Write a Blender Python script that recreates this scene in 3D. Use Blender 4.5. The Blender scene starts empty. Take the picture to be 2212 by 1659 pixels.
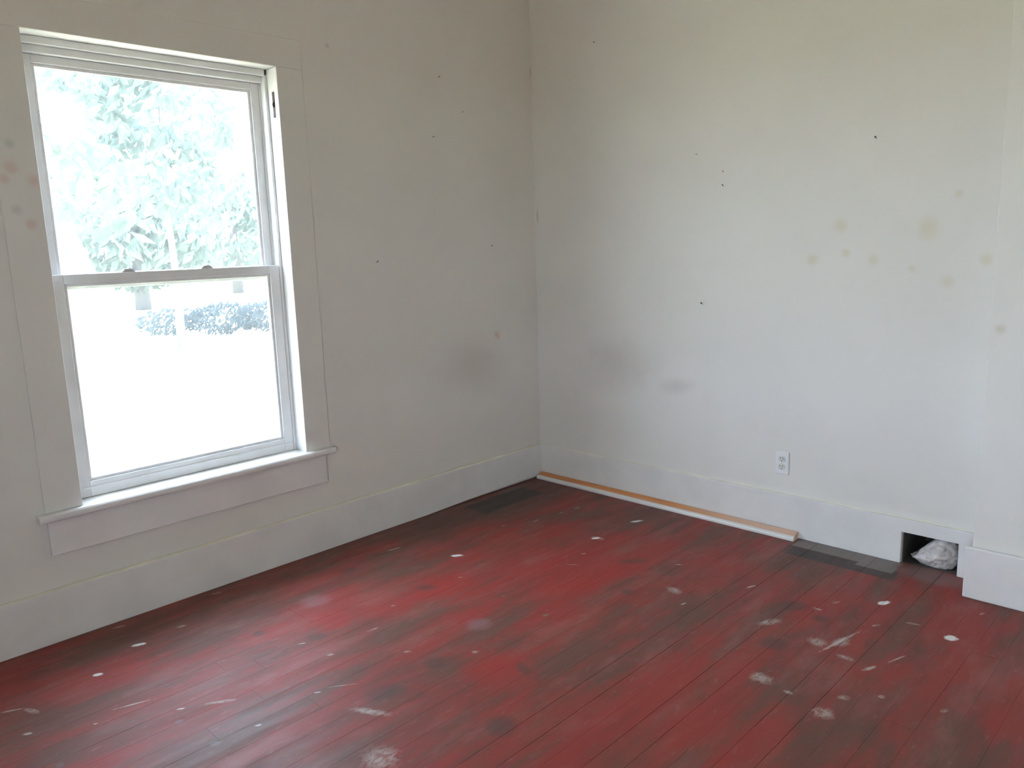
import bpy, bmesh, math, random
from mathutils import Vector, Matrix, noise

# ------------------------------------------------------------------ camera
W, H = 2212.0, 1659.0
CX, CY = W / 2, H / 2
CAM = Vector((-3.53978, -3.22470, 1.44274))
YAW, PITCH, ROLL, FPX = 0.7737, -0.1760, -0.0319, 1688.2
fw = Vector((math.cos(PITCH) * math.cos(YAW), math.cos(PITCH) * math.sin(YAW), math.sin(PITCH)))
rt0 = fw.cross(Vector((0, 0, 1))).normalized()
up0 = rt0.cross(fw)
rt = rt0 * math.cos(ROLL) + up0 * math.sin(ROLL)
up = -rt0 * math.sin(ROLL) + up0 * math.cos(ROLL)
scene = bpy.context.scene
col = scene.collection
cd = bpy.data.cameras.new('camera')
cd.sensor_width = 36.0
cd.lens = 36.0 * FPX / W
cd.clip_start = 0.05
cd.clip_end = 400
cam = bpy.data.objects.new('camera', cd)
M = Matrix((rt, up, -fw)).transposed().to_4x4()
M.translation = CAM
cam.matrix_world = M
col.objects.link(cam)
scene.camera = cam

# ------------------------------------------------------------------ light
SKY = 21.0
wd = bpy.data.worlds.new('world')
scene.world = wd
wd.use_nodes = True
bg = wd.node_tree.nodes['Background']
bg.inputs['Color'].default_value = (0.71, 0.86, 1.10, 1)      # bright hazy summer sky
bg.inputs['Strength'].default_value = SKY
sl = bpy.data.lights.new('sun_offscreen', 'SUN')
sl.energy = 16.0
sl.angle = 0.02
sl.color = (1.0, 0.95, 0.86)
sun = bpy.data.objects.new('sun_offscreen', sl)
sun.rotation_euler = Vector((0.45, 0.28, -0.85)).to_track_quat('-Z', 'Y').to_euler()
sun.location = (0, 0, 12)
col.objects.link(sun)


def portal(name, loc, rot, sx, sy):                           # guides sky sampling through an opening, emits nothing itself
    l = bpy.data.lights.new(name, 'AREA')
    l.shape = 'RECTANGLE'
    l.size, l.size_y = sx, sy
    l.cycles.is_portal = True
    o = bpy.data.objects.new(name, l)
    o.location = loc
    o.rotation_euler = rot
    col.objects.link(o)


portal('window_side_offscreen', (-5.0, -3.2, 1.42), (0, math.radians(-90), 0), 1.85, 1.2)
portal('window_portal', (-2.145, 0.23, 1.37), (math.radians(-90), 0, 0), 1.1, 1.85)
vs = scene.view_settings
vs.view_transform = 'Standard'
vs.look = 'None'
vs.exposure = 0.62
vs.gamma = 1.0
vs.use_curve_mapping = False
scene.cycles.use_denoising = True
scene.cycles.max_bounces = 14
scene.cycles.diffuse_bounces = 8
scene.cycles.transparent_max_bounces = 24
scene.cycles.sample_clamp_indirect = 12.0


# ------------------------------------------------------------------ pixel helper: ray through a photo pixel meets a plane of the room
def on(px, py, ax, v=0.0):
    d = rt * ((px - CX) / FPX) + up * (-(py - CY) / FPX) + fw
    t = (v - CAM[ax]) / d[ax]
    return CAM + d * t


# ------------------------------------------------------------------ mesh helpers
def box(bm, x0, x1, y0, y1, z0, z1):
    v = [bm.verts.new(p) for p in ((x0, y0, z0), (x1, y0, z0), (x1, y1, z0), (x0, y1, z0),
                                   (x0, y0, z1), (x1, y0, z1), (x1, y1, z1), (x0, y1, z1))]
    for f in ((3, 2, 1, 0), (4, 5, 6, 7), (0, 1, 5, 4), (1, 2, 6, 5), (2, 3, 7, 6), (3, 0, 4, 7)):
        bm.faces.new([v[i] for i in f])


def prism(bm, pts, ax, a, b):
    """polygon pts in the plane across axis ax ('x': (y,z), 'y': (x,z), 'z': (x,y)), extruded from a to b"""
    def P(p, t):
        return {'x': (t, p[0], p[1]), 'y': (p[0], t, p[1]), 'z': (p[0], p[1], t)}[ax]
    A = [bm.verts.new(P(p, a)) for p in pts]
    B = [bm.verts.new(P(p, b)) for p in pts]
    n = len(pts)
    bm.faces.new(A)
    bm.faces.new(B[::-1])
    for i in range(n):
        bm.faces.new((A[i], B[i], B[(i + 1) % n], A[(i + 1) % n]))


def lathe(bm, prof, n, origin, axis):
    """profile (radius, height) turned about axis from origin"""
    axis = Vector(axis).normalized()
    u = axis.orthogonal().normalized()
    w = axis.cross(u)
    rings = []
    for r, h in prof:
        rings.append([bm.verts.new(Vector(origin) + axis * h + (u * math.cos(2 * math.pi * k / n) + w * math.sin(2 * math.pi * k / n)) * max(r, 1e-4)) for k in range(n)])
    for a, b in zip(rings, rings[1:]):
        for k in range(n):
            bm.faces.new((a[k], a[(k + 1) % n], b[(k + 1) % n], b[k]))
    bm.faces.new(rings[0][::-1])
    bm.faces.new(rings[-1])


def obj(name, bm, mat, parent=None, bevel=0.0, smooth=False, seg=2):
    bmesh.ops.recalc_face_normals(bm, faces=bm.faces)
    me = bpy.data.meshes.new(name)
    bm.to_mesh(me)
    bm.free()
    if smooth:
        for p in me.polygons:
            p.use_smooth = True
    o = bpy.data.objects.new(name, me)
    if mat:
        me.materials.append(mat)
    col.objects.link(o)
    if parent:
        o.parent = parent
    if bevel:
        m = o.modifiers.new('edge', 'BEVEL')
        m.width = bevel
        m.segments = seg
        m.limit_method = 'ANGLE'
        m.angle_limit = math.radians(50)
        m.harden_normals = False
    return o


def boxes(name, mat, bl, parent=None, bevel=0.0):
    bm = bmesh.new()
    for b in bl:
        box(bm, *b)
    return obj(name, bm, mat, parent, bevel)


def empty(name, loc=(0, 0, 0)):
    o = bpy.data.objects.new(name, None)
    o.empty_display_size = 0.1
    o.location = loc
    col.objects.link(o)
    return o


def tag(o, label=None, cat=None, group=None, kind=None):
    if label:
        o['label'] = label
    if cat:
        o['category'] = cat
    if group:
        o['group'] = group
    if kind:
        o['kind'] = kind
    return o


# ------------------------------------------------------------------ material helpers
class NT:
    def __init__(self, name):
        self.m = bpy.data.materials.new(name)
        self.m.use_nodes = True
        self.t = self.m.node_tree
        self.b = self.t.nodes['Principled BSDF']
        self.out = self.t.nodes['Material Output']

    def n(self, typ, **kw):
        nd = self.t.nodes.new(typ)
        for k, v in kw.items():
            setattr(nd, k, v)
        return nd

    def l(self, a, b):
        self.t.links.new(a, b)

    def put(self, sock, v):
        if isinstance(v, bpy.types.NodeSocket):
            self.l(v, sock)
        else:
            sock.default_value = v

    def math(self, op, a, b=None, clamp=False):
        nd = self.n('ShaderNodeMath', operation=op, use_clamp=clamp)
        self.put(nd.inputs[0], a)
        if b is not None:
            self.put(nd.inputs[1], b)
        return nd.outputs[0]

    def ramp(self, v, lo, hi, a=0.0, b=1.0):
        nd = self.n('ShaderNodeMapRange', interpolation_type='SMOOTHSTEP')
        self.put(nd.inputs[0], v)
        for i, q in enumerate((lo, hi, a, b)):
            nd.inputs[i + 1].default_value = q
        return nd.outputs[0]

    def mix(self, f, a, b):
        nd = self.n('ShaderNodeMix', data_type='RGBA')
        self.put(nd.inputs[0], f)
        for s, v in ((nd.inputs[6], a), (nd.inputs[7], b)):
            if isinstance(v, tuple):
                s.default_value = v + (1,)
            else:
                self.l(v, s)
        return nd.outputs[2]

    def noise(self, vec, scale, detail=4, rough=0.55, stretch=None, off=(0, 0, 0)):
        if stretch or any(off):
            mp = self.n('ShaderNodeMapping')
            self.l(vec, mp.inputs[0])
            mp.inputs['Scale'].default_value = stretch or (1, 1, 1)
            mp.inputs['Location'].default_value = off
            vec = mp.outputs[0]
        nd = self.n('ShaderNodeTexNoise')
        self.l(vec, nd.inputs['Vector'])
        nd.inputs['Scale'].default_value = scale
        nd.inputs['Detail'].default_value = detail
        nd.inputs['Roughness'].default_value = rough
        return nd.outputs[0]

    def plane(self, axes):
        g = self.n('ShaderNodeNewGeometry')
        s = self.n('ShaderNodeSeparateXYZ')
        self.l(g.outputs['Position'], s.inputs[0])
        c = self.n('ShaderNodeCombineXYZ')
        for i, a in enumerate(axes):
            self.l(s.outputs['XYZ'.index(a)], c.inputs[i])
        return c.outputs[0]

    def spots(self, vec, lst, square=False):
        """smallest normalised distance to a list of (cx, cy, halflen, halfwidth, angle)"""
        cur = None
        for cx, cy, L, hw, ang in lst:
            mp = self.n('ShaderNodeMapping', vector_type='TEXTURE')
            self.l(vec, mp.inputs[0])
            mp.inputs['Location'].default_value = (cx, cy, 0)
            mp.inputs['Rotation'].default_value = (0, 0, ang)
            mp.inputs['Scale'].default_value = (L, hw, 1)
            if square:
                a = self.n('ShaderNodeVectorMath', operation='ABSOLUTE')
                self.l(mp.outputs[0], a.inputs[0])
                s = self.n('ShaderNodeSeparateXYZ')
                self.l(a.outputs[0], s.inputs[0])
                d = self.math('MAXIMUM', s.outputs[0], s.outputs[1])
            else:
                a = self.n('ShaderNodeVectorMath', operation='LENGTH')
                self.l(mp.outputs[0], a.inputs[0])
                d = a.outputs['Value']
            cur = d if cur is None else self.math('MINIMUM', cur, d)
        return cur

    def bump(self, h, strength, dist):
        nd = self.n('ShaderNodeBump')
        nd.inputs['Strength'].default_value = strength
        nd.inputs['Distance'].default_value = dist
        self.l(h, nd.inputs['Height'])
        self.l(nd.outputs[0], self.b.inputs['Normal'])


def simple(name, c, rough=0.6, var=0.12, scale=9.0, metal=0.0, bump=0.1, stretch=None):
    s = NT(name)
    g = s.n('ShaderNodeNewGeometry')
    f = s.noise(g.outputs['Position'], scale, 4, 0.6, stretch)
    d = tuple(x * (1 - var) for x in c)
    e = tuple(min(1, x * (1 + var * 0.6)) for x in c)
    s.l(s.mix(s.ramp(f, 0.3, 0.7), d, e), s.b.inputs['Base Color'])
    s.b.inputs['Roughness'].default_value = rough
    s.b.inputs['Metallic'].default_value = metal
    if bump:
        s.bump(s.noise(g.outputs['Position'], scale * 8, 3), bump, 0.002)
    return s.m


def seg(ax, plane_axes, x1, y1, x2, y2, hw, v=0.0):
    a, b = on(x1, y1, ax, v), on(x2, y2, ax, v)
    i, j = ('XYZ'.index(c) for c in plane_axes)
    dx, dy = b[i] - a[i], b[j] - a[j]
    L = math.hypot(dx, dy) / 2
    return ((a[i] + b[i]) / 2, (a[j] + b[j]) / 2, max(L, hw), hw, math.atan2(dy, dx))


def fseg(*p):
    return seg(2, 'XY', *p)


# ------------------------------------------------------------------ floor paint
def floor_material(ylo, yhi):
    """the same paint everywhere; each band of boards carries only the spots that fall on it"""
    s = NT('worn_red_floor_paint')

    def near(lst, k):
        return [q for q in lst if q[1] + max(abs(q[2] * math.sin(q[4])), abs(q[3] * math.cos(q[4])) ) * k + 0.01 > ylo and q[1] - max(abs(q[2] * math.sin(q[4])), abs(q[3] * math.cos(q[4]))) * k - 0.01 < yhi]
    v = s.plane('XY')
    streak = s.noise(v, 3.2, 6, 0.62, (0.55, 1.9, 1))
    streak2 = s.noise(v, 6.5, 5, 0.6, (0.35, 2.6, 1), (3.1, 1.7, 0))
    big = s.noise(v, 1.15, 3, 0.55, None, (7.3, 2.2, 0))
    fine = s.noise(v, 34, 4, 0.65, (0.5, 1.5, 1))
    mid = s.noise(v, 9, 4, 0.6, None, (1.3, 9.1, 0))
    red, brown = (0.270, 0.039, 0.031), (0.140, 0.060, 0.044)
    c = s.mix(s.ramp(s.math('ADD', s.math('MULTIPLY', streak, 0.6), s.math('MULTIPLY', big, 0.4)), 0.41, 0.60), red, brown)
    c = s.mix(s.math('MULTIPLY', s.ramp(streak2, 0.52, 0.75), 0.35), c, (0.100, 0.058, 0.047))

    brush = s.noise(v, 4.6, 5, 0.62, (0.6, 1.7, 1), (11.0, 4.0, 0))
    c = s.mix(s.math('MULTIPLY', s.ramp(brush, 0.48, 0.72), 0.40), c, (0.29, 0.120, 0.103))

    def soft(lst, lo, hi, amp=0.5, nz=None):
        lst = near(lst, 2.2)
        if not lst:
            return 0.0
        d = s.spots(v, lst)
        d = s.math('ADD', d, s.math('MULTIPLY', s.math('SUBTRACT', nz or streak, 0.5), amp * 2))
        return s.ramp(d, lo, hi, 1.0, 0.0)

    # brown boards where the paint is worn away round the corner
    border = soft([(-0.45, -0.12, 0.75, 0.34, 0)], 0.55, 1.1, 0.5)
    c = s.mix(s.math('MULTIPLY', border, 0.8), c, (0.105, 0.058, 0.043))
    redz = soft([fseg(1080, 1290, 1380, 1200, 0.22), fseg(880, 1280, 1050, 1250, 0.16), fseg(680, 1345, 760, 1335, 0.09), fseg(1010, 1480, 1130, 1420, 0.16)], 0.4, 1.2, 0.5)
    c = s.mix(s.math('MULTIPLY', redz, 0.7), c, (0.31, 0.032, 0.026))
    # pale dusty scuffs
    dust = soft([fseg(1060, 1345, 1010, 1350, 0.06), fseg(640, 1295, 720, 1300, 0.07)], 0.35, 1.15, 0.6, streak2)
    c = s.mix(s.math('MULTIPLY', dust, 0.42), c, (0.30, 0.17, 0.18))
    c = s.mix(s.math('MULTIPLY', s.ramp(fine, 0.56, 0.75), 0.22), c, (0.34, 0.22, 0.21))
    # dark grimy stains
    dark = soft([fseg(895, 1270, 945, 1268, 0.035), fseg(780, 1512, 890, 1480, 0.06), fseg(1050, 1585, 1110, 1555, 0.06), fseg(1330, 1214, 1405, 1210, 0.03),
                 fseg(1680, 1312, 1745, 1305, 0.05), fseg(545, 1372, 572, 1364, 0.025), fseg(660, 1378, 710, 1374, 0.03), fseg(910, 1440, 970, 1425, 0.05),
                 fseg(1120, 1430, 1142, 1460, 0.025), fseg(1690, 1380, 1650, 1400, 0.05), fseg(1340, 1280, 1370, 1278, 0.03),
                 fseg(740, 1240, 770, 1225, 0.03), fseg(1760, 1330, 1790, 1345, 0.03)], 0.4, 1.2, 0.6)
    c = s.mix(s.math('MULTIPLY', dark, 0.55), c, (0.078, 0.052, 0.045))

    def rect(lst, amp=0.16):
        lst = near(lst, 1.3)
        if not lst:
            return 0.0
        d = s.spots(v, lst, True)
        d = s.math('ADD', d, s.math('MULTIPLY', s.math('SUBTRACT', mid, 0.5), amp))
        return s.ramp(d, 0.9, 1.04, 1.0, 0.0)

    # bare boards: black rectangle by the corner, dark band and grey strip by the trim end, grey dust before the hole
    c = s.mix(s.math('MULTIPLY', rect([(-0.50, -0.165, 0.245, 0.095, 0)]), 0.92), c, (0.048, 0.040, 0.032))
    c = s.mix(s.math('MULTIPLY', rect([(-0.175, -1.95, 0.055, 0.25, 0)], 0.25), 0.9), c, (0.062, 0.050, 0.046))
    c = s.mix(s.math('MULTIPLY', rect([(-0.06, -1.93, 0.062, 0.235, 0), (-0.12, -2.09, 0.04, 0.08, 0)], 0.2), 0.9), c, (0.205, 0.175, 0.165))
    c = s.mix(s.math('MULTIPLY', soft([(-0.08, -2.30, 0.10, 0.16, 0)], 0.4, 1.1, 0.3), 0.5), c, (0.22, 0.18, 0.17))
    c = s.mix(s.math('MULTIPLY', soft([(-0.3, -0.06, 0.16, 0.035, 0)], 0.4, 1.1, 0.3), 0.6), c, (0.16, 0.12, 0.10))

    broken = s.noise(v, 42, 3, 0.6, (0.8, 1.2, 1))

    def paint(lst, lo=0.72, hi=1.05, amp=0.7, nz=None):
        lst = near(lst, 1.7)
        if not lst:
            return 0.0
        d = s.spots(v, lst)
        d = s.math('ADD', d, s.math('MULTIPLY', s.math('SUBTRACT', nz or broken, 0.5), amp * 2.2))
        return s.ramp(d, lo, hi, 1.0, 0.0)

    bright = [(283, 1396, 318, 1389, .013), (197, 1460, 223, 1455, .012), (971, 1201, 1004, 1199, .015), (1361, 1128, 1389, 1124, .013), (1895, 1306, 1922, 1299, .016),
              (2038, 1379, 2070, 1378, .022), (1275, 1164, 1298, 1161, .011)]
    white = [(243, 1533, 338, 1508, .0035), (0, 1540, 50, 1530, .006), (379, 1533, 402, 1529, .005), (549, 1568, 566, 1565, .005), (47, 1587, 72, 1584, .007),
             (199, 1565, 212, 1562, .004), (833, 1191, 867, 1182, .006), (644, 1392, 661, 1388, .005), (677, 1497, 693, 1494, .004), (843, 1309, 855, 1308, .004),
             (988, 1248, 1000, 1246, .004), (1255, 1197, 1266, 1195, .006), (1612, 1270, 1633, 1264, .007), (1470, 1307, 1485, 1301, .006),
             (1768, 1409, 1860, 1362, .008), (1860, 1449, 1897, 1438, .010), (1913, 1433, 1962, 1414, .004), (2115, 1328, 2128, 1324, .005),
             (1150, 1128, 1165, 1122, .004), (1083, 1137, 1092, 1135, .005), (1205, 1110, 1222, 1105, .004), (1238, 1100, 1256, 1094, .005)]
    faint = [(456, 1284, 480, 1279, .012), (380, 1356, 404, 1350, .012), (50, 1530, 88, 1541, .012), (435, 1522, 520, 1509, .010), (705, 1416, 722, 1412, .010),
             (792, 1365, 820, 1354, .007), (698, 1486, 782, 1475, .003), (1018, 1408, 1034, 1408, .012), (870, 1408, 890, 1407, .008), (785, 1630, 862, 1646, .060),
             (1440, 1266, 1472, 1284, .026), (1622, 1470, 1650, 1452, .022), (1636, 1349, 1690, 1338, .024), (1455, 1219, 1478, 1220, .008), (1220, 1219, 1252, 1220, .005),
             (1800, 1394, 1834, 1379, .030), (1748, 1376, 1784, 1398, .032), (1803, 1412, 1848, 1428, .015), (1628, 1458, 1672, 1476, .032), (1755, 1312, 1778, 1319, .010),
             (1748, 1534, 1808, 1546, .034), (1808, 1508, 1836, 1506, .015), (1893, 1506, 1912, 1504, .012), (1947, 1343, 1994, 1351, .008), (2030, 1538, 2048, 1533, .008),
             (1797, 1304, 1816, 1299, .006), (1880, 1353, 1902, 1349, .008), (1275, 1158, 1306, 1166, .020), (1690, 1490, 1715, 1500, .012), (160, 1368, 200, 1364, .008),
             (240, 1358, 275, 1350, .008), (755, 1530, 850, 1545, .018)]
    fm = s.math('MULTIPLY', paint([fseg(*q) for q in faint], 0.45, 1.1, 0.9), s.ramp(broken, 0.36, 0.62, 0.18, 0.75))
    c = s.mix(fm, c, (0.47, 0.40, 0.36))
    c = s.mix(s.math('MULTIPLY', paint([fseg(*q) for q in white], 0.4, 1.1, 0.7), 0.62), c, (0.56, 0.50, 0.45))
    c = s.mix(s.math('MULTIPLY', paint([fseg(*q) for q in bright], 0.6, 1.05, 0.5), 0.92), c, (0.80, 0.78, 0.77))
    c = s.mix(s.math('MULTIPLY', paint([fseg(1170, 1331, 1187, 1327, .011), fseg(1082, 1288, 1092, 1286, .005)], 0.5, 1.1, 0.6), 0.6), c, (0.17, 0.20, 0.10))
    c = s.mix(s.math('MULTIPLY', paint([fseg(375, 1562, 398, 1556, .014), fseg(120, 1655, 140, 1650, .014), fseg(450, 1610, 480, 1602, .014)], 0.4, 1.1, 0.6), 0.35), c, (0.16, 0.15, 0.17))
    s.l(c, s.b.inputs['Base Color'])
    s.l(s.ramp(streak2, 0.3, 0.75, 0.50, 0.64), s.b.inputs['Roughness'])
    s.b.inputs['Specular IOR Level'].default_value = 0.32
    s.bump(s.math('ADD', streak, s.math('MULTIPLY', fine, 0.4)), 0.25, 0.0015)
    return s.m


# ------------------------------------------------------------------ wall paint
WALL = (0.70, 0.665, 0.618)


def wall_material(name, axes, ax, v, brown=(), yellow=(), pink=(), blue=(), crease=()):
    s = NT(name)
    p = s.plane(axes)
    big = s.noise(p, 1.6, 3, 0.5, None, (2.0, 5.0, 0))
    mid = s.noise(p, 7.0, 4, 0.6)
    c = s.mix(s.ramp(big, 0.3, 0.7), tuple(x * 0.955 for x in WALL), WALL)
    c = s.mix(s.math('MULTIPLY', s.ramp(mid, 0.52, 0.75), 0.14), c, (0.60, 0.55, 0.50))

    def lay(lst, color, f, lo=0.2, hi=1.15, amp=0.6):
        nonlocal c
        if not lst:
            return
        d = s.spots(p, [seg(ax, axes, *q, v) for q in lst])
        d = s.math('ADD', d, s.math('MULTIPLY', s.math('SUBTRACT', mid, 0.5), amp * 2))
        c = s.mix(s.math('MULTIPLY', s.ramp(d, lo, hi, 1.0, 0.0), f), c, color)
    lay(brown, (0.42, 0.34, 0.30), 0.30, 0.0, 1.35, 0.5)
    lay(yellow, (0.60, 0.51, 0.33), 0.45, 0.1, 1.3, 0.8)
    lay(pink, (0.60, 0.36, 0.30), 0.40, 0.1, 1.3, 0.8)
    lay(blue, (0.36, 0.39, 0.40), 0.40, 0.1, 1.3, 0.8)
    lay(crease, (0.44, 0.38, 0.27), 0.6, 0.1, 1.1)
    s.l(c, s.b.inputs['Base Color'])
    s.b.inputs['Roughness'].default_value = 0.55
    s.b.inputs['Specular IOR Level'].default_value = 0.35
    s.bump(s.math('ADD', s.noise(p, 60, 3), s.math('MULTIPLY', mid, 1.5)), 0.12, 0.004)
    return s.m


BW, BAND = 0.0895, 5                       # board width; boards per band of floor paint
M_FLOOR = [floor_material(-BW * BAND * (k + 1), -BW * BAND * k) for k in range(11)]
M_LEFT = wall_material('painted_wall_window_side', 'XZ', 1, 0,
                       brown=[(950, 790, 1100, 795, .17)],
                       yellow=[(1066, 722, 1084, 724, .03)],
                       pink=[(14, 358, 32, 366, .025), (58, 388, 86, 394, .03), (0, 386, 14, 388, .02), (70, 487, 62, 482, .02), (1066, 715, 1080, 735, .02)],
                       blue=[(8, 312, 30, 310, .02), (24, 455, 44, 452, .022), (703, 98, 711, 98, .012)],
                       crease=[(1145, 135, 1147, 175, .010)])
M_RIGHT = wall_material('painted_wall_hole_side', 'YZ', 0, 0,
                        brown=[(1250, 790, 1420, 790, .17), (1420, 838, 1500, 832, .05)],
                        yellow=[(1812, 475, 1822, 500, .035), (2000, 470, 2008, 512, .05), (1880, 560, 1892, 565, .03), (1965, 575, 1975, 585, .02), (1750, 556, 1758, 566, .03),
                                (2062, 420, 2082, 416, .02), (2040, 605, 2056, 612, .03), (2125, 560, 2136, 562, .03), (1825, 545, 1832, 548, .02)],
                        crease=[(1160, 445, 1162, 490, .012)])
M_WALL = wall_material('painted_wall_plain', 'XZ', 1, -5)
M_CHIM = wall_material('painted_wall_chimney', 'YZ', 0, -0.19, brown=[(2152, 708, 2168, 716, .025)], yellow=[(2152, 715, 2170, 706, .02)])
M_TRIM = simple('white_trim_paint', (0.70, 0.67, 0.645), 0.42, 0.05, 5, 0, 0.08)
M_SASH = simple('white_sash_paint', (0.74, 0.73, 0.72), 0.38, 0.05, 8, 0, 0.05)
M_CAP = simple('yellowed_trim_paint', (0.72, 0.67, 0.52), 0.5, 0.06, 10, 0, 0.05)
M_CEIL = simple('ceiling_paint', (0.72, 0.71, 0.68), 0.8, 0.04, 3, 0, 0.05)
M_SUB = simple('dark_subfloor', (0.03, 0.024, 0.02), 0.9, 0.2)
M_DUCT = simple('dusty_dark_sheet_metal', (0.11, 0.09, 0.075), 0.7, 0.35, 14, 0.2)
M_ORANGE = simple('orange_raw_wood', (0.62, 0.24, 0.075), 0.55, 0.2, 10, 0, 0.1, (6, 0.6, 6))
s = NT('orange_raw_wood_fading_under_paint')
g = s.plane('YXZ')
f = s.noise(g, 10, 4, 0.6, (0.6, 6, 6))
sp_ = s.n('ShaderNodeSeparateXYZ')
s.l(g, sp_.inputs[0])
fade = s.ramp(s.math('ADD', sp_.outputs[0], s.math('MULTIPLY', f, 0.3)), -1.35, -0.75, 0.55, 0.0)
s.l(s.mix(fade, s.mix(s.ramp(f, 0.3, 0.7), (0.50, 0.19, 0.07), (0.64, 0.27, 0.10)), (0.66, 0.54, 0.46)), s.b.inputs['Base Color'])
s.b.inputs['Roughness'].default_value = 0.55
M_ORANGE = s.m
M_PLATE = simple('white_plastic', (0.72, 0.71, 0.70), 0.35, 0.03, 12, 0, 0)
M_RECEPT = simple('ivory_plastic', (0.60, 0.58, 0.53), 0.35, 0.04, 12, 0, 0)
M_SLOT = simple('dark_slot', (0.16, 0.13, 0.12), 0.7, 0.1)
M_RUST = simple('rusty_brown_iron', (0.085, 0.055, 0.045), 0.7, 0.35, 60, 0.5)
M_LOCK = simple('grey_painted_metal', (0.55, 0.55, 0.53), 0.45, 0.12, 30, 0.2)
M_NAIL = simple('dark_nail_steel', (0.13, 0.105, 0.085), 0.5, 0.2, 60, 0.6)
M_WAD = simple('dusty_white_wad', (0.66, 0.60, 0.56), 0.6, 0.28, 18, 0, 0.4)
M_EXT = simple('white_clapboard', (0.7, 0.7, 0.68), 0.6, 0.05)
M_ALU = simple('pale_screen_frame', (0.62, 0.63, 0.62), 0.4, 0.05, 10, 0.3, 0)


def glass_material():
    s = NT('window_glass')
    t = s.t
    tr = s.n('ShaderNodeBsdfTransparent')
    tr.inputs[0].default_value = (0.95, 0.97, 0.96, 1)
    gl = s.n('ShaderNodeBsdfGlossy')
    gl.inputs['Roughness'].default_value = 0.02
    lw = s.n('ShaderNodeLayerWeight')
    refl = s.math('ADD', s.math('MULTIPLY', s.math('POWER', lw.outputs['Facing'], 5.0), 0.85), 0.04)
    smear = s.noise(s.plane('XZ'), 5, 4, 0.6, (1, 0.4, 1))
    di = s.n('ShaderNodeBsdfTranslucent')
    di.inputs[0].default_value = (0.8, 0.82, 0.82, 1)
    m0 = s.n('ShaderNodeMixShader')
    s.l(s.ramp(smear, 0.4, 0.8, 0.004, 0.012), m0.inputs[0])
    s.l(tr.outputs[0], m0.inputs[1])
    s.l(di.outputs[0], m0.inputs[2])
    m1 = s.n('ShaderNodeMixShader')
    s.l(refl, m1.inputs[0])
    s.l(m0.outputs[0], m1.inputs[1])
    s.l(gl.outputs[0], m1.inputs[2])
    s.l(m1.outputs[0], s.out.inputs[0])
    return s.m


def screen_material():
    s = NT('insect_screen_mesh')
    p = s.plane('XZ')
    w = s.noise(p, 60, 2, 0.5, (1.0, 0.06, 1))
    tr = s.n('ShaderNodeBsdfTransparent')
    di = s.n('ShaderNodeBsdfTranslucent')
    di.inputs[0].default_value = (0.07, 0.072, 0.075, 1)
    d2 = s.n('ShaderNodeBsdfDiffuse')
    d2.inputs[0].default_value = (0.12, 0.12, 0.12, 1)
    a = s.n('ShaderNodeMixShader')
    a.inputs[0].default_value = 0.3
    s.l(di.outputs[0], a.inputs[1])
    s.l(d2.outputs[0], a.inputs[2])
    m = s.n('ShaderNodeMixShader')
    s.l(s.ramp(w, 0.3, 0.7, 0.15, 0.26), m.inputs[0])
    s.l(tr.outputs[0], m.inputs[1])
    s.l(a.outputs[0], m.inputs[2])
    s.l(m.outputs[0], s.out.inputs[0])
    return s.m


M_GLASS = glass_material()
M_SCREEN = screen_material()


def leaf_material(name, c, c2):
    s = NT(name)
    g = s.n('ShaderNodeNewGeometry')
    cc = s.mix(s.ramp(s.noise(g.outputs['Position'], 1.5, 3), 0.35, 0.65), c, c2)
    di = s.n('ShaderNodeBsdfDiffuse')
    tl = s.n('ShaderNodeBsdfTranslucent')
    s.l(cc, di.inputs[0])
    s.l(cc, tl.inputs[0])
    m = s.n('ShaderNodeMixShader')
    m.inputs[0].default_value = 0.45
    s.l(di.outputs[0], m.inputs[1])
    s.l(tl.outputs[0], m.inputs[2])
    s.l(m.outputs[0], s.out.inputs[0])
    return s.m


# ================================================================== THE ROOM
XW, YS, ZC = -4.75, -4.75, 3.05          # far side wall, rear wall, ceiling
TH = 0.20
# window opening
XL, XR, ZS, ZT = -2.635, -1.655, 0.507, 2.240

# floor: subfloor with boards running along X
bm = bmesh.new()
box(bm, XW - TH, TH, YS - TH, TH, -0.20, -0.022)
floor = tag(obj('floor', bm, M_SUB), kind='structure')
random.seed(4)
n_rows = int(abs(YS) / BW) + 1
plank_meshes = {}


def plank_mesh(L, band, wide):
    k = (round(L, 2), band, wide)
    if k not in plank_meshes:
        b = bmesh.new()
        e, t = 0.0004, 0.0004
        hw = BW / 2 - (0.0009 if wide else 0.0001)
        prof = [(-hw, -0.0215), (hw, -0.0215), (hw, -t), (hw - e, 0.0), (-hw + e, 0.0), (-hw, -t)]
        prism(b, prof, 'x', 0.0, L - 0.0006)
        bmesh.ops.recalc_face_normals(b, faces=b.faces)
        me = bpy.data.meshes.new('plank')
        b.to_mesh(me)
        b.free()
        me.materials.append(M_FLOOR[band])
        plank_meshes[k] = me
    return plank_meshes[k]


cuts_pool = (0.9, 1.2, 1.5, 1.8, 2.1, 2.4)
for r in range(n_rows):
    yc = -BW * (r + 0.5)
    if yc - BW / 2 < YS:
        break
    x = XW
    first = True
    while x < -0.001:
        L = random.choice(cuts_pool) if not first else random.choice((0.6, 1.2, 1.7, 2.3))
        first = False
        if -x - L < 0.55:
            L = -x
        o = bpy.data.objects.new('plank', plank_mesh(L, r // BAND, r in (19, 22, 25)))
        o.location = (x, yc, random.uniform(-0.0002, 0.0))
        o.parent = floor
        col.objects.link(o)
        x += L

# ceiling
tag(boxes('ceiling', M_CEIL, [(XW - TH, TH, YS - TH, TH, ZC, ZC + 0.15)]), kind='structure')

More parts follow.
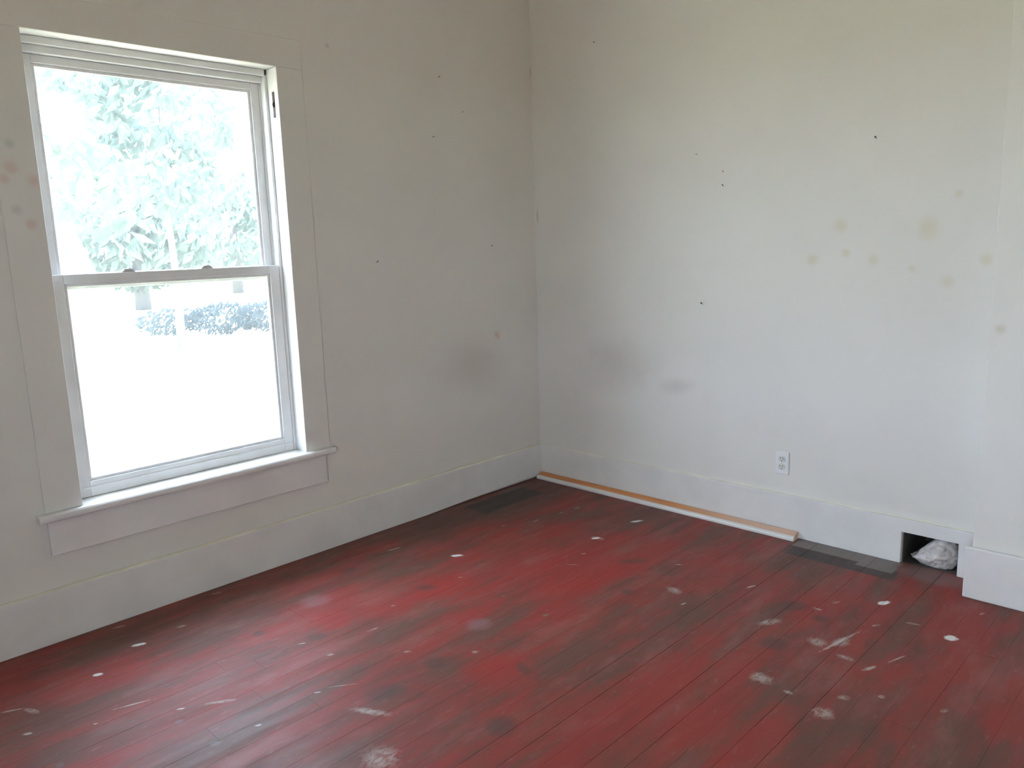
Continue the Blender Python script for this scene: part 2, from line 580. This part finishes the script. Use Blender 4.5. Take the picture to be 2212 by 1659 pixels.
# window wall (Y = 0), with its opening
OX0, OX1, OZ0, OZ1 = XL - 0.025, XR + 0.025, 0.47, ZT + 0.025


def wall_grid(name, mat, us, vs_, holes, place):
    """slab from grid cells (u,v), leaving out cells inside holes; place(u,v,t) -> xyz, t in 0..1 through the thickness"""
    b = bmesh.new()
    vm = {}

    def V(u, v, t):
        k = (u, v, t)
        if k not in vm:
            vm[k] = b.verts.new(place(u, v, t))
        return vm[k]
    solid = {}
    for i in range(len(us) - 1):
        for j in range(len(vs_) - 1):
            cu, cv = (us[i] + us[i + 1]) / 2, (vs_[j] + vs_[j + 1]) / 2
            solid[i, j] = not any(a < cu < c and d < cv < e for a, c, d, e in holes)
    for (i, j), ok in solid.items():
        if not ok:
            continue
        q = [(us[i], vs_[j]), (us[i + 1], vs_[j]), (us[i + 1], vs_[j + 1]), (us[i], vs_[j + 1])]
        b.faces.new([V(u, v, 0) for u, v in q])
        b.faces.new([V(u, v, 1) for u, v in q][::-1])
        for (di, dj), (a, c) in (((0, -1), (0, 1)), ((1, 0), (1, 2)), ((0, 1), (2, 3)), ((-1, 0), (3, 0))):
            if not solid.get((i + di, j + dj), False):
                b.faces.new([V(*q[a], 0), V(*q[a], 1), V(*q[c], 1), V(*q[c], 0)])
    return tag(obj(name, b, mat), kind='structure')


wall_left = wall_grid('wall_left', M_LEFT, [XW - TH, OX0, OX1, TH], [-0.2, OZ0, OZ1, ZC], [(OX0, OX1, OZ0, OZ1)], lambda u, v, t: (u, t * TH, v))
# right wall (X = 0) with the duct hole at floor level
HY0, HY1, HZ = -2.381, -2.155, 0.145
wall_right = wall_grid('wall_right', M_RIGHT, [YS, HY0, HY1, 0.0], [-0.022, HZ, ZC], [(HY0, HY1, -0.022, HZ)], lambda u, v, t: (t * TH, u, v))
tag(boxes('wall_rear', M_WALL, [(XW - TH, TH, YS - TH, YS, -0.2, ZC)]), kind='structure')
WY0, WY1, WZ0, WZ1 = -3.70, -2.78, 0.55, 2.25      # second window, in the wall behind the camera
wall_grid('wall_side', M_WALL, [YS, WY0, WY1, 0.0], [-0.2, WZ0, WZ1, ZC], [(WY0, WY1, WZ0, WZ1)], lambda u, v, t: (XW - t * TH, u, v))
# chimney breast standing out from the right wall
CXF, CYF = -0.190, -2.470
tag(boxes('wall_chimney', M_CHIM, [(CXF, 0.0, YS, CYF, 0.0, ZC)], None, 0.006), kind='structure')

# baseboards
BH, BT = 0.205, 0.020
bm = bmesh.new()
prism(bm, [(XW, 0.0), (-0.95, 0.0), (-0.60, 0.008), (-0.12, 0.015), (0.0, 0.015), (0.0, BH), (XW, BH)], 'y', -BT, 0.0)
bl = tag(obj('baseboard_left', bm, M_TRIM, None, 0.004), kind='structure')
bm = bmesh.new()
lathe(bm, [(0.0055, 0), (0.0055, -XW - BT)], 10, (XW, -0.010, BH), (1, 0, 0))
obj('cap_bead', bm, M_CAP, bl, smooth=False)
bm = bmesh.new()
prism(bm, [(-BT, 0.0), (HY1, 0.0), (HY1, HZ), (HY0, HZ), (HY0, 0.0), (CYF + BT, 0.0), (CYF + BT, BH), (-BT, BH)], 'x', -BT, 0.0)
br = tag(obj('baseboard_right', bm, M_TRIM, None, 0.003), kind='structure')
bm = bmesh.new()
lathe(bm, [(0.003, 0), (0.003, abs(CYF + BT) - BT)], 8, (-0.003, CYF + BT, BH), (0, 1, 0))
obj('caulk_line', bm, M_CAP, br)
bm = bmesh.new()
prism(bm, [(CXF - BT, YS), (CXF, YS), (CXF, CYF), (-0.001, CYF), (-0.001, CYF + BT), (CXF - BT, CYF + BT)], 'z', 0.0, BH + 0.008)
tag(obj('baseboard_chimney', bm, M_TRIM, None, 0.006), kind='structure')

# duct box behind the hole
bm = bmesh.new()
D0, D1 = TH, TH + 0.14
box(bm, TH, D1, HY0 - 0.01, HY0, -0.022, HZ + 0.01)
box(bm, TH, D1, HY1, HY1 + 0.01, -0.022, HZ + 0.01)
box(bm, TH, D1, HY0 - 0.01, HY1 + 0.01, HZ, HZ + 0.01)
box(bm, D1, D1 + 0.01, HY0 - 0.01, HY1 + 0.01, -0.03, HZ + 0.01)
box(bm, 0.0, D1 + 0.01, HY0 - 0.01, HY1 + 0.01, -0.035, -0.004)
obj('duct_box', bm, M_DUCT, wall_right)
# torn sheet metal lining on the hole's far jamb
bm = bmesh.new()
box(bm, 0.004, TH, HY0, HY0 + 0.006, 0.0, HZ)
box(bm, 0.004, TH, HY1 - 0.004, HY1, 0.0, HZ)
box(bm, 0.004, TH, HY0, HY1, HZ - 0.004, HZ)
obj('duct_lining', bm, M_DUCT, wall_right)

# ================================================================== THE WINDOW
win = tag(empty('window_1', ((XL + XR) / 2, 0.0, ZS)), kind='structure')


def wpart(name, mat, bl_, bevel=0.0, parent=None):
    """boxes given in room coordinates, kept under the window (or one of its parts)"""
    p = parent or win
    o = boxes(name, mat, bl_, None, bevel)
    o.parent = p
    o.matrix_parent_inverse = Matrix.Translation(win.location).inverted()
    if p is not win:
        o.matrix_parent_inverse = Matrix.Identity(4)
    return o


CAS = 0.009
wpart('casing_board', M_LEFT, [(XL - 0.130, XL, -CAS, 0.004, ZS, ZT)], 0.0025)
wpart('casing_board', M_LEFT, [(XR, XR + 0.130, -CAS, 0.004, ZS, ZT)], 0.0025)
wpart('casing_board', M_LEFT, [(XL - 0.130, XR + 0.130, -CAS, 0.004, ZT, ZT + 0.125)], 0.0025)
SI = 0.014                                # side step to the sash track
wpart('side_jamb', M_SASH, [(OX0, XL, 0.0, TH, ZS, ZT), (XL, XL + SI, 0.075, TH, ZS, ZT)], 0.003)
wpart('side_jamb', M_SASH, [(XR, OX1, 0.0, TH, ZS, ZT), (XR - SI, XR, 0.075, TH, ZS, ZT)], 0.003)
wpart('head_jamb', M_SASH, [(XL, XR, 0.0, TH, ZT, OZ1), (XL, XR, 0.075, TH, ZT - 0.027, ZT), (XL, XR, 0.095, TH, ZT - 0.054, ZT - 0.027)], 0.003)
wpart('parting_bead', M_SASH, [(XR - SI - 0.006, XR - SI, 0.1145, 0.1205, ZS, ZT - 0.054)], 0.001)
wpart('parting_bead', M_SASH, [(XL + SI, XL + SI + 0.006, 0.1145, 0.1205, ZS, ZT - 0.054)], 0.001)
# stool (inside sill) with horns, apron
bm = bmesh.new()
nose = [(-0.044, 0.484), (-0.040, 0.479), (0.0, 0.477), (0.0, ZS), (-0.038, ZS), (-0.043, 0.502), (-0.045, 0.493)]
prism(bm, nose, 'x', -2.795, -1.515)
box(bm, OX0, OX1, 0.0, TH + 0.05, OZ0, ZS)
o = obj('stool', bm, M_TRIM, win)
o.matrix_parent_inverse = Matrix.Translation(win.location).inverted()
wpart('apron', M_TRIM, [(-2.764, -1.555, -0.017, 0.0, 0.340, 0.4775)], 0.003)

# sashes
SL, SR = XL + SI + 0.0005, XR - SI - 0.0005


def sash(name, y0, y1, z0, z1, stile, top, bot, bead):
    b = bmesh.new()
    box(b, SL, SL + stile, y0, y1, z0, z1)
    box(b, SR - stile, SR, y0, y1, z0, z1)
    box(b, SL + stile, SR - stile, y0, y1, z0, z0 + bot)
    box(b, SL + stile, SR - stile, y0, y1, z1 - top, z1)
    o = obj(name, b, M_SASH, win, 0.0025)
    o.matrix_parent_inverse = Matrix.Translation(win.location).inverted()
    yb = (y0 + y1) / 2
    gx0, gx1, gz0, gz1 = SL + stile, SR - stile, z0 + bot, z1 - top
    wpart('glazing_bead', M_SASH, [(gx0, gx0 + bead, y0 + 0.008, yb, gz0, gz1), (gx1 - bead, gx1, y0 + 0.008, yb, gz0, gz1),
                                   (gx0 + bead, gx1 - bead, y0 + 0.008, yb, gz0, gz0 + bead), (gx0 + bead, gx1 - bead, y0 + 0.008, yb, gz1 - bead, gz1)], 0.002, o)
    wpart('pane', M_GLASS, [(gx0 + 0.002, gx1 - 0.002, yb + 0.001, yb + 0.004, gz0 + 0.002, gz1 - 0.002)], 0, o)
    return o


lower = sash('lower_sash', 0.080, 0.113, ZS + 0.001, 1.385, 0.046, 0.036, 0.062, 0.012)
upper = sash('upper_sash', 0.122, 0.155, 1.325, ZT - 0.0545, 0.044, 0.030, 0.050, 0.012)
# groove and lift on the bottom rail
wpart('rail_lip', M_SASH, [(SL + 0.002, SR - 0.002, 0.076, 0.0805, ZS + 0.034, ZS + 0.042)], 0.0015, lower)
for xc in (-2.331, -2.007):               # two sash locks on the meeting rail
    b = bmesh.new()
    n = 10
    prof = [(xc - 0.030, 1.384)] + [(xc - 0.026 + 0.052 * k / n, 1.387 + 0.011 * math.sin(math.pi * k / n) ** 0.7) for k in range(n + 1)] + [(xc + 0.030, 1.384)]
    prism(b, prof, 'y', 0.084, 0.110)
    lathe(b, [(0.008, 0), (0.008, 0.006), (0.004, 0.008)], 12, (xc + 0.008, 0.097, 1.397), (0, 0, 1))
    box(b, xc - 0.020, xc + 0.012, 0.078, 0.086, 1.392, 1.398)
    o = obj('sash_lock', b, M_LOCK, lower, 0.001)
# old sash pulley let into the right jamb
pa, pb = on(576, 195, 0, XR), on(580, 250, 0, XR)
b = bmesh.new()
box(b, XR - 0.0015, XR + 0.004, 0.022, 0.040, 2.030, 2.140)
o = obj('sash_pulley', b, M_RUST, win)
o.matrix_parent_inverse = Matrix.Translation(win.location).inverted()
b = bmesh.new()
lathe(b, [(0.012, -0.004), (0.019, -0.003), (0.016, 0.0), (0.019, 0.003), (0.012, 0.004)], 18, (XR + 0.012, 0.031, 2.085), (0, 1, 0))
o2 = obj('pulley_wheel', b, M_RUST, o)
# outside insect screen
wpart('screen_frame', M_ALU, [(XL + SI, XL + SI + 0.022, 0.168, 0.176, ZS, ZT - 0.054), (XR - SI - 0.022, XR - SI, 0.168, 0.176, ZS, ZT - 0.054),
                              (XL + SI + 0.022, XR - SI - 0.022, 0.168, 0.176, ZS, ZS + 0.022), (XL + SI + 0.022, XR - SI - 0.022, 0.168, 0.176, ZT - 0.076, ZT - 0.054)], 0.001)
wpart('screen_mesh', M_SCREEN, [(XL + SI + 0.020, XR - SI - 0.020, 0.1720, 0.1724, ZS + 0.020, ZT - 0.074)])

# plain double-hung window in the side wall
w2 = tag(empty('window_2', (XW, (WY0 + WY1) / 2, WZ0)), kind='structure')


def w2part(name, mat, bl_, bevel=0.0):
    o = boxes(name, mat, bl_, w2, bevel)
    o.matrix_parent_inverse = Matrix.Translation(w2.location).inverted()


for a, c, d, e in ((WY0 - 0.13, WY0, WZ0, WZ1), (WY1, WY1 + 0.13, WZ0, WZ1), (WY0 - 0.13, WY1 + 0.13, WZ1, WZ1 + 0.125)):
    w2part('casing_board', M_TRIM, [(XW, XW + 0.015, a, c, d, e)], 0.003)
w2part('stool', M_TRIM, [(XW, XW + 0.045, WY0 - 0.15, WY1 + 0.15, WZ0 - 0.03, WZ0)], 0.006)
w2part('apron', M_TRIM, [(XW, XW + 0.017, WY0 - 0.13, WY1 + 0.13, WZ0 - 0.16, WZ0 - 0.03)], 0.003)
for xo, z0, z1 in ((-0.113, WZ0, 1.43), (-0.155, 1.38, WZ1)):
    w2part('sash_frame', M_SASH, [(XW + xo, XW + xo + 0.033, WY0, WY0 + 0.05, z0, z1), (XW + xo, XW + xo + 0.033, WY1 - 0.05, WY1, z0, z1),
                                  (XW + xo, XW + xo + 0.033, WY0 + 0.05, WY1 - 0.05, z0, z0 + 0.05), (XW + xo, XW + xo + 0.033, WY0 + 0.05, WY1 - 0.05, z1 - 0.05, z1)], 0.0025)
    w2part('pane', M_GLASS, [(XW + xo + 0.015, XW + xo + 0.018, WY0 + 0.048, WY1 - 0.048, z0 + 0.048, z1 - 0.048)])

# ================================================================== THINGS IN THE ROOM
# loose length of trim on the floor against the right baseboard
t = empty('loose_trim_strip', (-0.047, -0.86, 0.0))
tag(t, 'loose white trim strip with orange raw wood edge lying along the baseboard', 'trim strip')
T0, T1 = -0.030, -1.690
for nm, prof, mt in (('painted_face', [(-0.075, 0.0), (-0.076, 0.010), (-0.072, 0.017), (-0.066, 0.020), (-0.060, 0.0215), (-0.060, 0.0)], M_TRIM),
                     ('raw_wood_edge', [(-0.060, 0.0), (-0.060, 0.0215), (-0.045, 0.0275), (-0.032, 0.0345), (-0.0245, 0.0355), (-0.0225, 0.0)], M_ORANGE)):
    b = bmesh.new()
    prism(b, prof, 'y', T1, T0)
    o = obj(nm, b, mt, t)
    o.matrix_parent_inverse = Matrix.Translation(t.location).inverted()
t['label'] = 'loose white trim strip with orange raw wood edge lying along the baseboard'
t.children[1]['label'] = 'orange bare wood edge'

# duplex outlet
OY, OZ = -1.590, 0.358
t = tag(empty('wall_outlet', (0.0, OY, OZ)), 'white duplex electrical outlet with cover plate on the wall above the baseboard', 'outlet')


def opart(name, mat, bmx, parent=None, bevel=0.0):
    o = obj(name, bmx, mat, parent or t, bevel)
    return o


b = bmesh.new()
box(b, -0.0065, 0.0, -0.035, 0.035, -0.057, 0.057)
opart('cover_plate', M_PLATE, b, None, 0.003)
for dz in (0.0195, -0.0195):
    b = bmesh.new()
    pts = []
    for k in range(24):
        a = 2 * math.pi * k / 24
        pts.append((0.0172 * math.cos(a), max(-0.0142, min(0.0142, 0.0172 * math.sin(a))) + dz))
    prism(b, pts, 'x', -0.0095, -0.005)
    rc = opart('receptacle', M_RECEPT, b)
    for dy, hh in ((-0.0065, 0.0045), (0.0065, 0.0038)):
        b = bmesh.new()
        box(b, -0.0098, -0.009, dy - 0.0014, dy + 0.0014, dz + 0.004 - hh, dz + 0.004 + hh)
        opart('slot', M_SLOT, b, rc)
    b = bmesh.new()
    lathe(b, [(0.0028, 0), (0.0028, 0.0008)], 12, (-0.0090, 0.0, dz - 0.0085), (-1, 0, 0))
    opart('ground_hole', M_SLOT, b, rc)
b = bmesh.new()
lathe(b, [(0.0034, 0), (0.0034, 0.001), (0.002, 0.0016)], 14, (-0.0063, 0.0, 0.0), (-1, 0, 0))
opart('screw', M_LOCK, b)

# crumpled pale wad stuffed into the hole
bm = bmesh.new()
bmesh.ops.create_icosphere(bm, subdivisions=5, radius=1.0)
for v_ in bm.verts:
    p = v_.co.copy()
    r = 1.0 + 0.16 * noise.noise(p * 1.7 + Vector((3, 1, 7)))
    q = p * 3.4 + Vector((5, 2, 1))
    r += 0.13 * (abs(noise.noise(q)) - 0.25)
    r += 0.06 * (abs(noise.noise(p * 8.0)) - 0.2)
    p = p * r
    # lopsided mound: fills the chimney side of the hole, slopes off toward the near jamb
    y, z, x = p.y, p.z, p.x
    z = 0.064 + z * 0.080
    if y > -0.2:
        z *= 1.0 - 0.62 * min(1.0, y + 0.2)
    v_.co = Vector((0.068 + x * 0.070, -2.278 + y * 0.096, max(-0.003, min(0.1405, z))))
tag(obj('crumpled_wad', bm, M_WAD, None, 0, True), 'crumpled dusty white wad stuffed in the square hole in the baseboard', 'wad')

# nails and picture hooks left in the walls
b = bmesh.new()
lathe(b, [(0.0018, -0.012), (0.0018, 0.016), (0.0048, 0.0165), (0.0048, 0.019), (0.002, 0.0198)], 10, (0, 0, 0), (1, 0, 0))
bmesh.ops.recalc_face_normals(b, faces=b.faces)
nail_me = bpy.data.meshes.new('nail')
b.to_mesh(nail_me)
b.free()
nail_me.materials.append(M_NAIL)


def nail(px, py, ax, label, group, scale=1.0):
    p = on(px, py, ax, 0.0)
    o = bpy.data.objects.new('nail', nail_me)
    d = Vector((-1, 0.0, 0.45)) if ax == 0 else Vector((0.15, -1, 0.45))
    o.rotation_euler = d.to_track_quat('X', 'Z').to_euler()
    o.location = p
    o.scale = (scale * 0.8,) * 3
    col.objects.link(o)
    tag(o, label, 'nail', group)


for px, py, s_ in ((1285, 93, .8), (1893, 299, 1.0), (1506, 335, .7), (1563, 372, .7), (1563, 402, .9)):
    nail(px, py, 0, 'small dark nail left high in the bare wall without a window', 'nails in the wall without a window', s_)
nail(1518, 657, 0, 'larger dark nail left in the bare wall at mid height above the outlet', 'nails in the wall without a window', 1.2)
for px, py, s_ in ((946, 168, .9), (998, 243, .7), (934, 297, .8), (1060, 532, .8), (813, 567, .9)):
    nail(px, py, 1, 'small dark nail left in the wall between the window and the corner', 'nails in the window wall', s_)

# ================================================================== OUTDOORS
GZ = -0.70
s = NT('sunlit_dry_lawn')
g = s.n('ShaderNodeNewGeometry')
s.l(s.mix(s.ramp(s.noise(g.outputs['Position'], 0.6, 5), 0.35, 0.65), (0.46, 0.41, 0.26), (0.56, 0.50, 0.34)), s.b.inputs['Base Color'])
s.b.inputs['Roughness'].default_value = 0.95
s.bump(s.noise(g.outputs['Position'], 30, 3), 0.4, 0.02)
tag(boxes('ground_lawn', s.m, [(-90, 90, -80, 120, GZ - 0.2, GZ)]), kind='structure')
tag(boxes('wall_foundation', M_EXT, [(XW - TH, TH, 0.0, TH, GZ, -0.2)]), kind='structure')

# unseen roof added to keep skylight out of the side window, leaving ground bounce
tag(boxes('roof_sky_blocker', M_EXT, [(XW - TH - 2.4, XW - TH, YS - 1.0, 0.2, 2.62, 2.76)]), kind='structure')
for k_, py_ in enumerate((-5.6, -4.3, -2.0, 0.05)):  # posts holding up the added roof, likewise out of view
    tag(boxes('trim_%d' % (k_ + 1), M_EXT, [(XW - TH - 2.35, XW - TH - 2.23, py_, py_ + 0.12, GZ, 2.62)], None, 0.006), kind='structure')


def leaf_mass(rng, blobs, count, size):
    verts, faces = [], []
    tot = sum(b_[3] * b_[4] * b_[5] for b_ in blobs)
    for cx, cy, cz, rx, ry, rz in blobs:
        for _ in range(int(count * rx * ry * rz / tot)):
            while True:
                d = Vector((rng.uniform(-1, 1), rng.uniform(-1, 1), rng.uniform(-1, 1)))
                if 0.1 < d.length < 1:
                    break
            d = d.normalized() * (d.length ** 0.6)
            p = Vector((cx + d.x * rx, cy + d.y * ry, cz + d.z * rz))
            a = Vector((rng.gauss(0, 1), rng.gauss(0, 1), rng.gauss(0, 0.6))).normalized()
            u = a.orthogonal().normalized()
            w_ = a.cross(u)
            L, B = size * rng.uniform(0.7, 1.3), size * rng.uniform(0.3, 0.5)
            i = len(verts)
            verts += [p - u * L, p + w_ * B + a * B * 0.3, p + u * L, p - w_ * B + a * B * 0.3]
            faces += [(i, i + 1, i + 2), (i, i + 2, i + 3)]
    me = bpy.data.meshes.new('crown')
    me.from_pydata(verts, [], faces)
    return me


M_BARK = simple('grey_bark', (0.085, 0.080, 0.072), 0.9, 0.25, 6, 0, 0.6, (3, 3, 0.4))
LEAF_A = leaf_material('fresh_green_leaves', (0.085, 0.120, 0.080), (0.110, 0.150, 0.092))
LEAF_B = leaf_material('blue_green_leaves', (0.100, 0.136, 0.112), (0.130, 0.160, 0.130))
LEAF_C = leaf_material('pale_distant_leaves', (0.105, 0.136, 0.110), (0.130, 0.158, 0.126))
LEAF_H = leaf_material('hedge_leaves', (0.045, 0.060, 0.062), (0.058, 0.072, 0.072))


def trunk_mesh(pts, n=12):
    b = bmesh.new()
    rings = []
    for (p, r) in pts:
        rings.append([b.verts.new(Vector(p) + Vector((math.cos(2 * math.pi * k / n) * r * (1 + 0.1 * math.sin(3 * k)), math.sin(2 * math.pi * k / n) * r, 0))) for k in range(n)])
    for a, c in zip(rings, rings[1:]):
        for k in range(n):
            b.faces.new((a[k], a[(k + 1) % n], c[(k + 1) % n], c[k]))
    b.faces.new(rings[0][::-1])
    b.faces.new(rings[-1])
    return b


def tree(name, loc, trunk, blobs, count, size, leaf, label, seed, group=None):
    t_ = tag(empty(name, loc), label, 'tree', group)
    obj('trunk', trunk_mesh(trunk), M_BARK, t_, 0, True)
    me = leaf_mass(random.Random(seed), blobs, count, size)
    me.materials.append(leaf)
    o = bpy.data.objects.new('crown', me)
    o.parent = t_
    o['kind'] = 'stuff'
    col.objects.link(o)
    return t_


tree('yard_tree', (-1.08, 4.5, GZ), [((0, 0, -0.05), 0.24), ((0.0, 0, 0.3), 0.19), ((-0.03, 0, 1.3), 0.175), ((-0.10, 0, 2.0), 0.165), ((-0.45, 0.1, 3.2), 0.12), ((-0.9, 0.2, 5.0), 0.05)],
     [(-0.35, 0.3, 2.75, 0.95, 0.9, 0.62), (-1.2, 0.2, 3.6, 1.1, 1.1, 0.8), (-0.5, 0.6, 4.9, 1.3, 1.2, 0.7)], 1100, 0.12, LEAF_A, 'grey trunked tree just outside the window with fresh green leaves', 3)
tree('yard_tree', (4.1, 15.0, GZ), [((0, 0, -0.05), 0.10), ((0.05, 0, 1.5), 0.075), ((0.0, 0, 3.2), 0.06), ((0.1, 0, 6.0), 0.03)],
     [(-0.3, 0, 4.0, 1.5, 1.4, 0.9), (0.2, 0, 5.2, 1.7, 1.5, 1.0), (-1.3, 0.2, 6.3, 1.8, 1.4, 0.8), (0.9, 0.2, 3.3, 1.0, 1.0, 0.6)], 1250, 0.22, LEAF_B, 'blue green tree across the lawn seen through the upper pane', 5)
for i, (x_, y_, h_, r_) in enumerate(((9.0, 30.0, 5.2, 3.4), (17.2, 38.0, 6.2, 4.2), (23.5, 31.0, 5.2, 3.8), (7.5, 44.0, 6.8, 4.4))):
    tree('distant_tree', (x_, y_, GZ), [((0, 0, -0.05), 0.3), ((0, 0, h_ * 0.5), 0.2), ((0, 0, h_), 0.08)],
         [(0, 0, h_ * 0.52, r_, r_ * 0.7, h_ * 0.36), (r_ * 0.3, 0, h_ * 0.8, r_ * 0.6, r_ * 0.5, h_ * 0.26)], 1100, 0.42, LEAF_C,
         'pale broad tree in the far row beyond the lawn', 11 + i, 'far row of trees beyond the lawn')
hd = tag(empty('low_hedge', (6.2, 16.8, GZ)), 'low bluish hedge on the lawn seen through the lower pane', 'hedge')
me = leaf_mass(random.Random(8), [(-1.3, 0.6, 0.45, 0.9, 0.6, 0.35), (0.0, 0.2, 0.45, 1.1, 0.7, 0.42), (1.3, 0.0, 0.42, 1.2, 0.8, 0.42), (2.6, -0.2, 0.42, 1.3, 0.9, 0.42)], 3000, 0.09)
me.materials.append(LEAF_H)
o = bpy.data.objects.new('foliage', me)
o.parent = hd
o['kind'] = 'stuff'
col.objects.link(o)
for dx in (-1.3, 0.0, 1.3, 2.6):
    obj('stem', trunk_mesh([((dx, 0.2, -0.03), 0.04), ((dx, 0.2, 0.5), 0.02)], 8), M_BARK, hd)
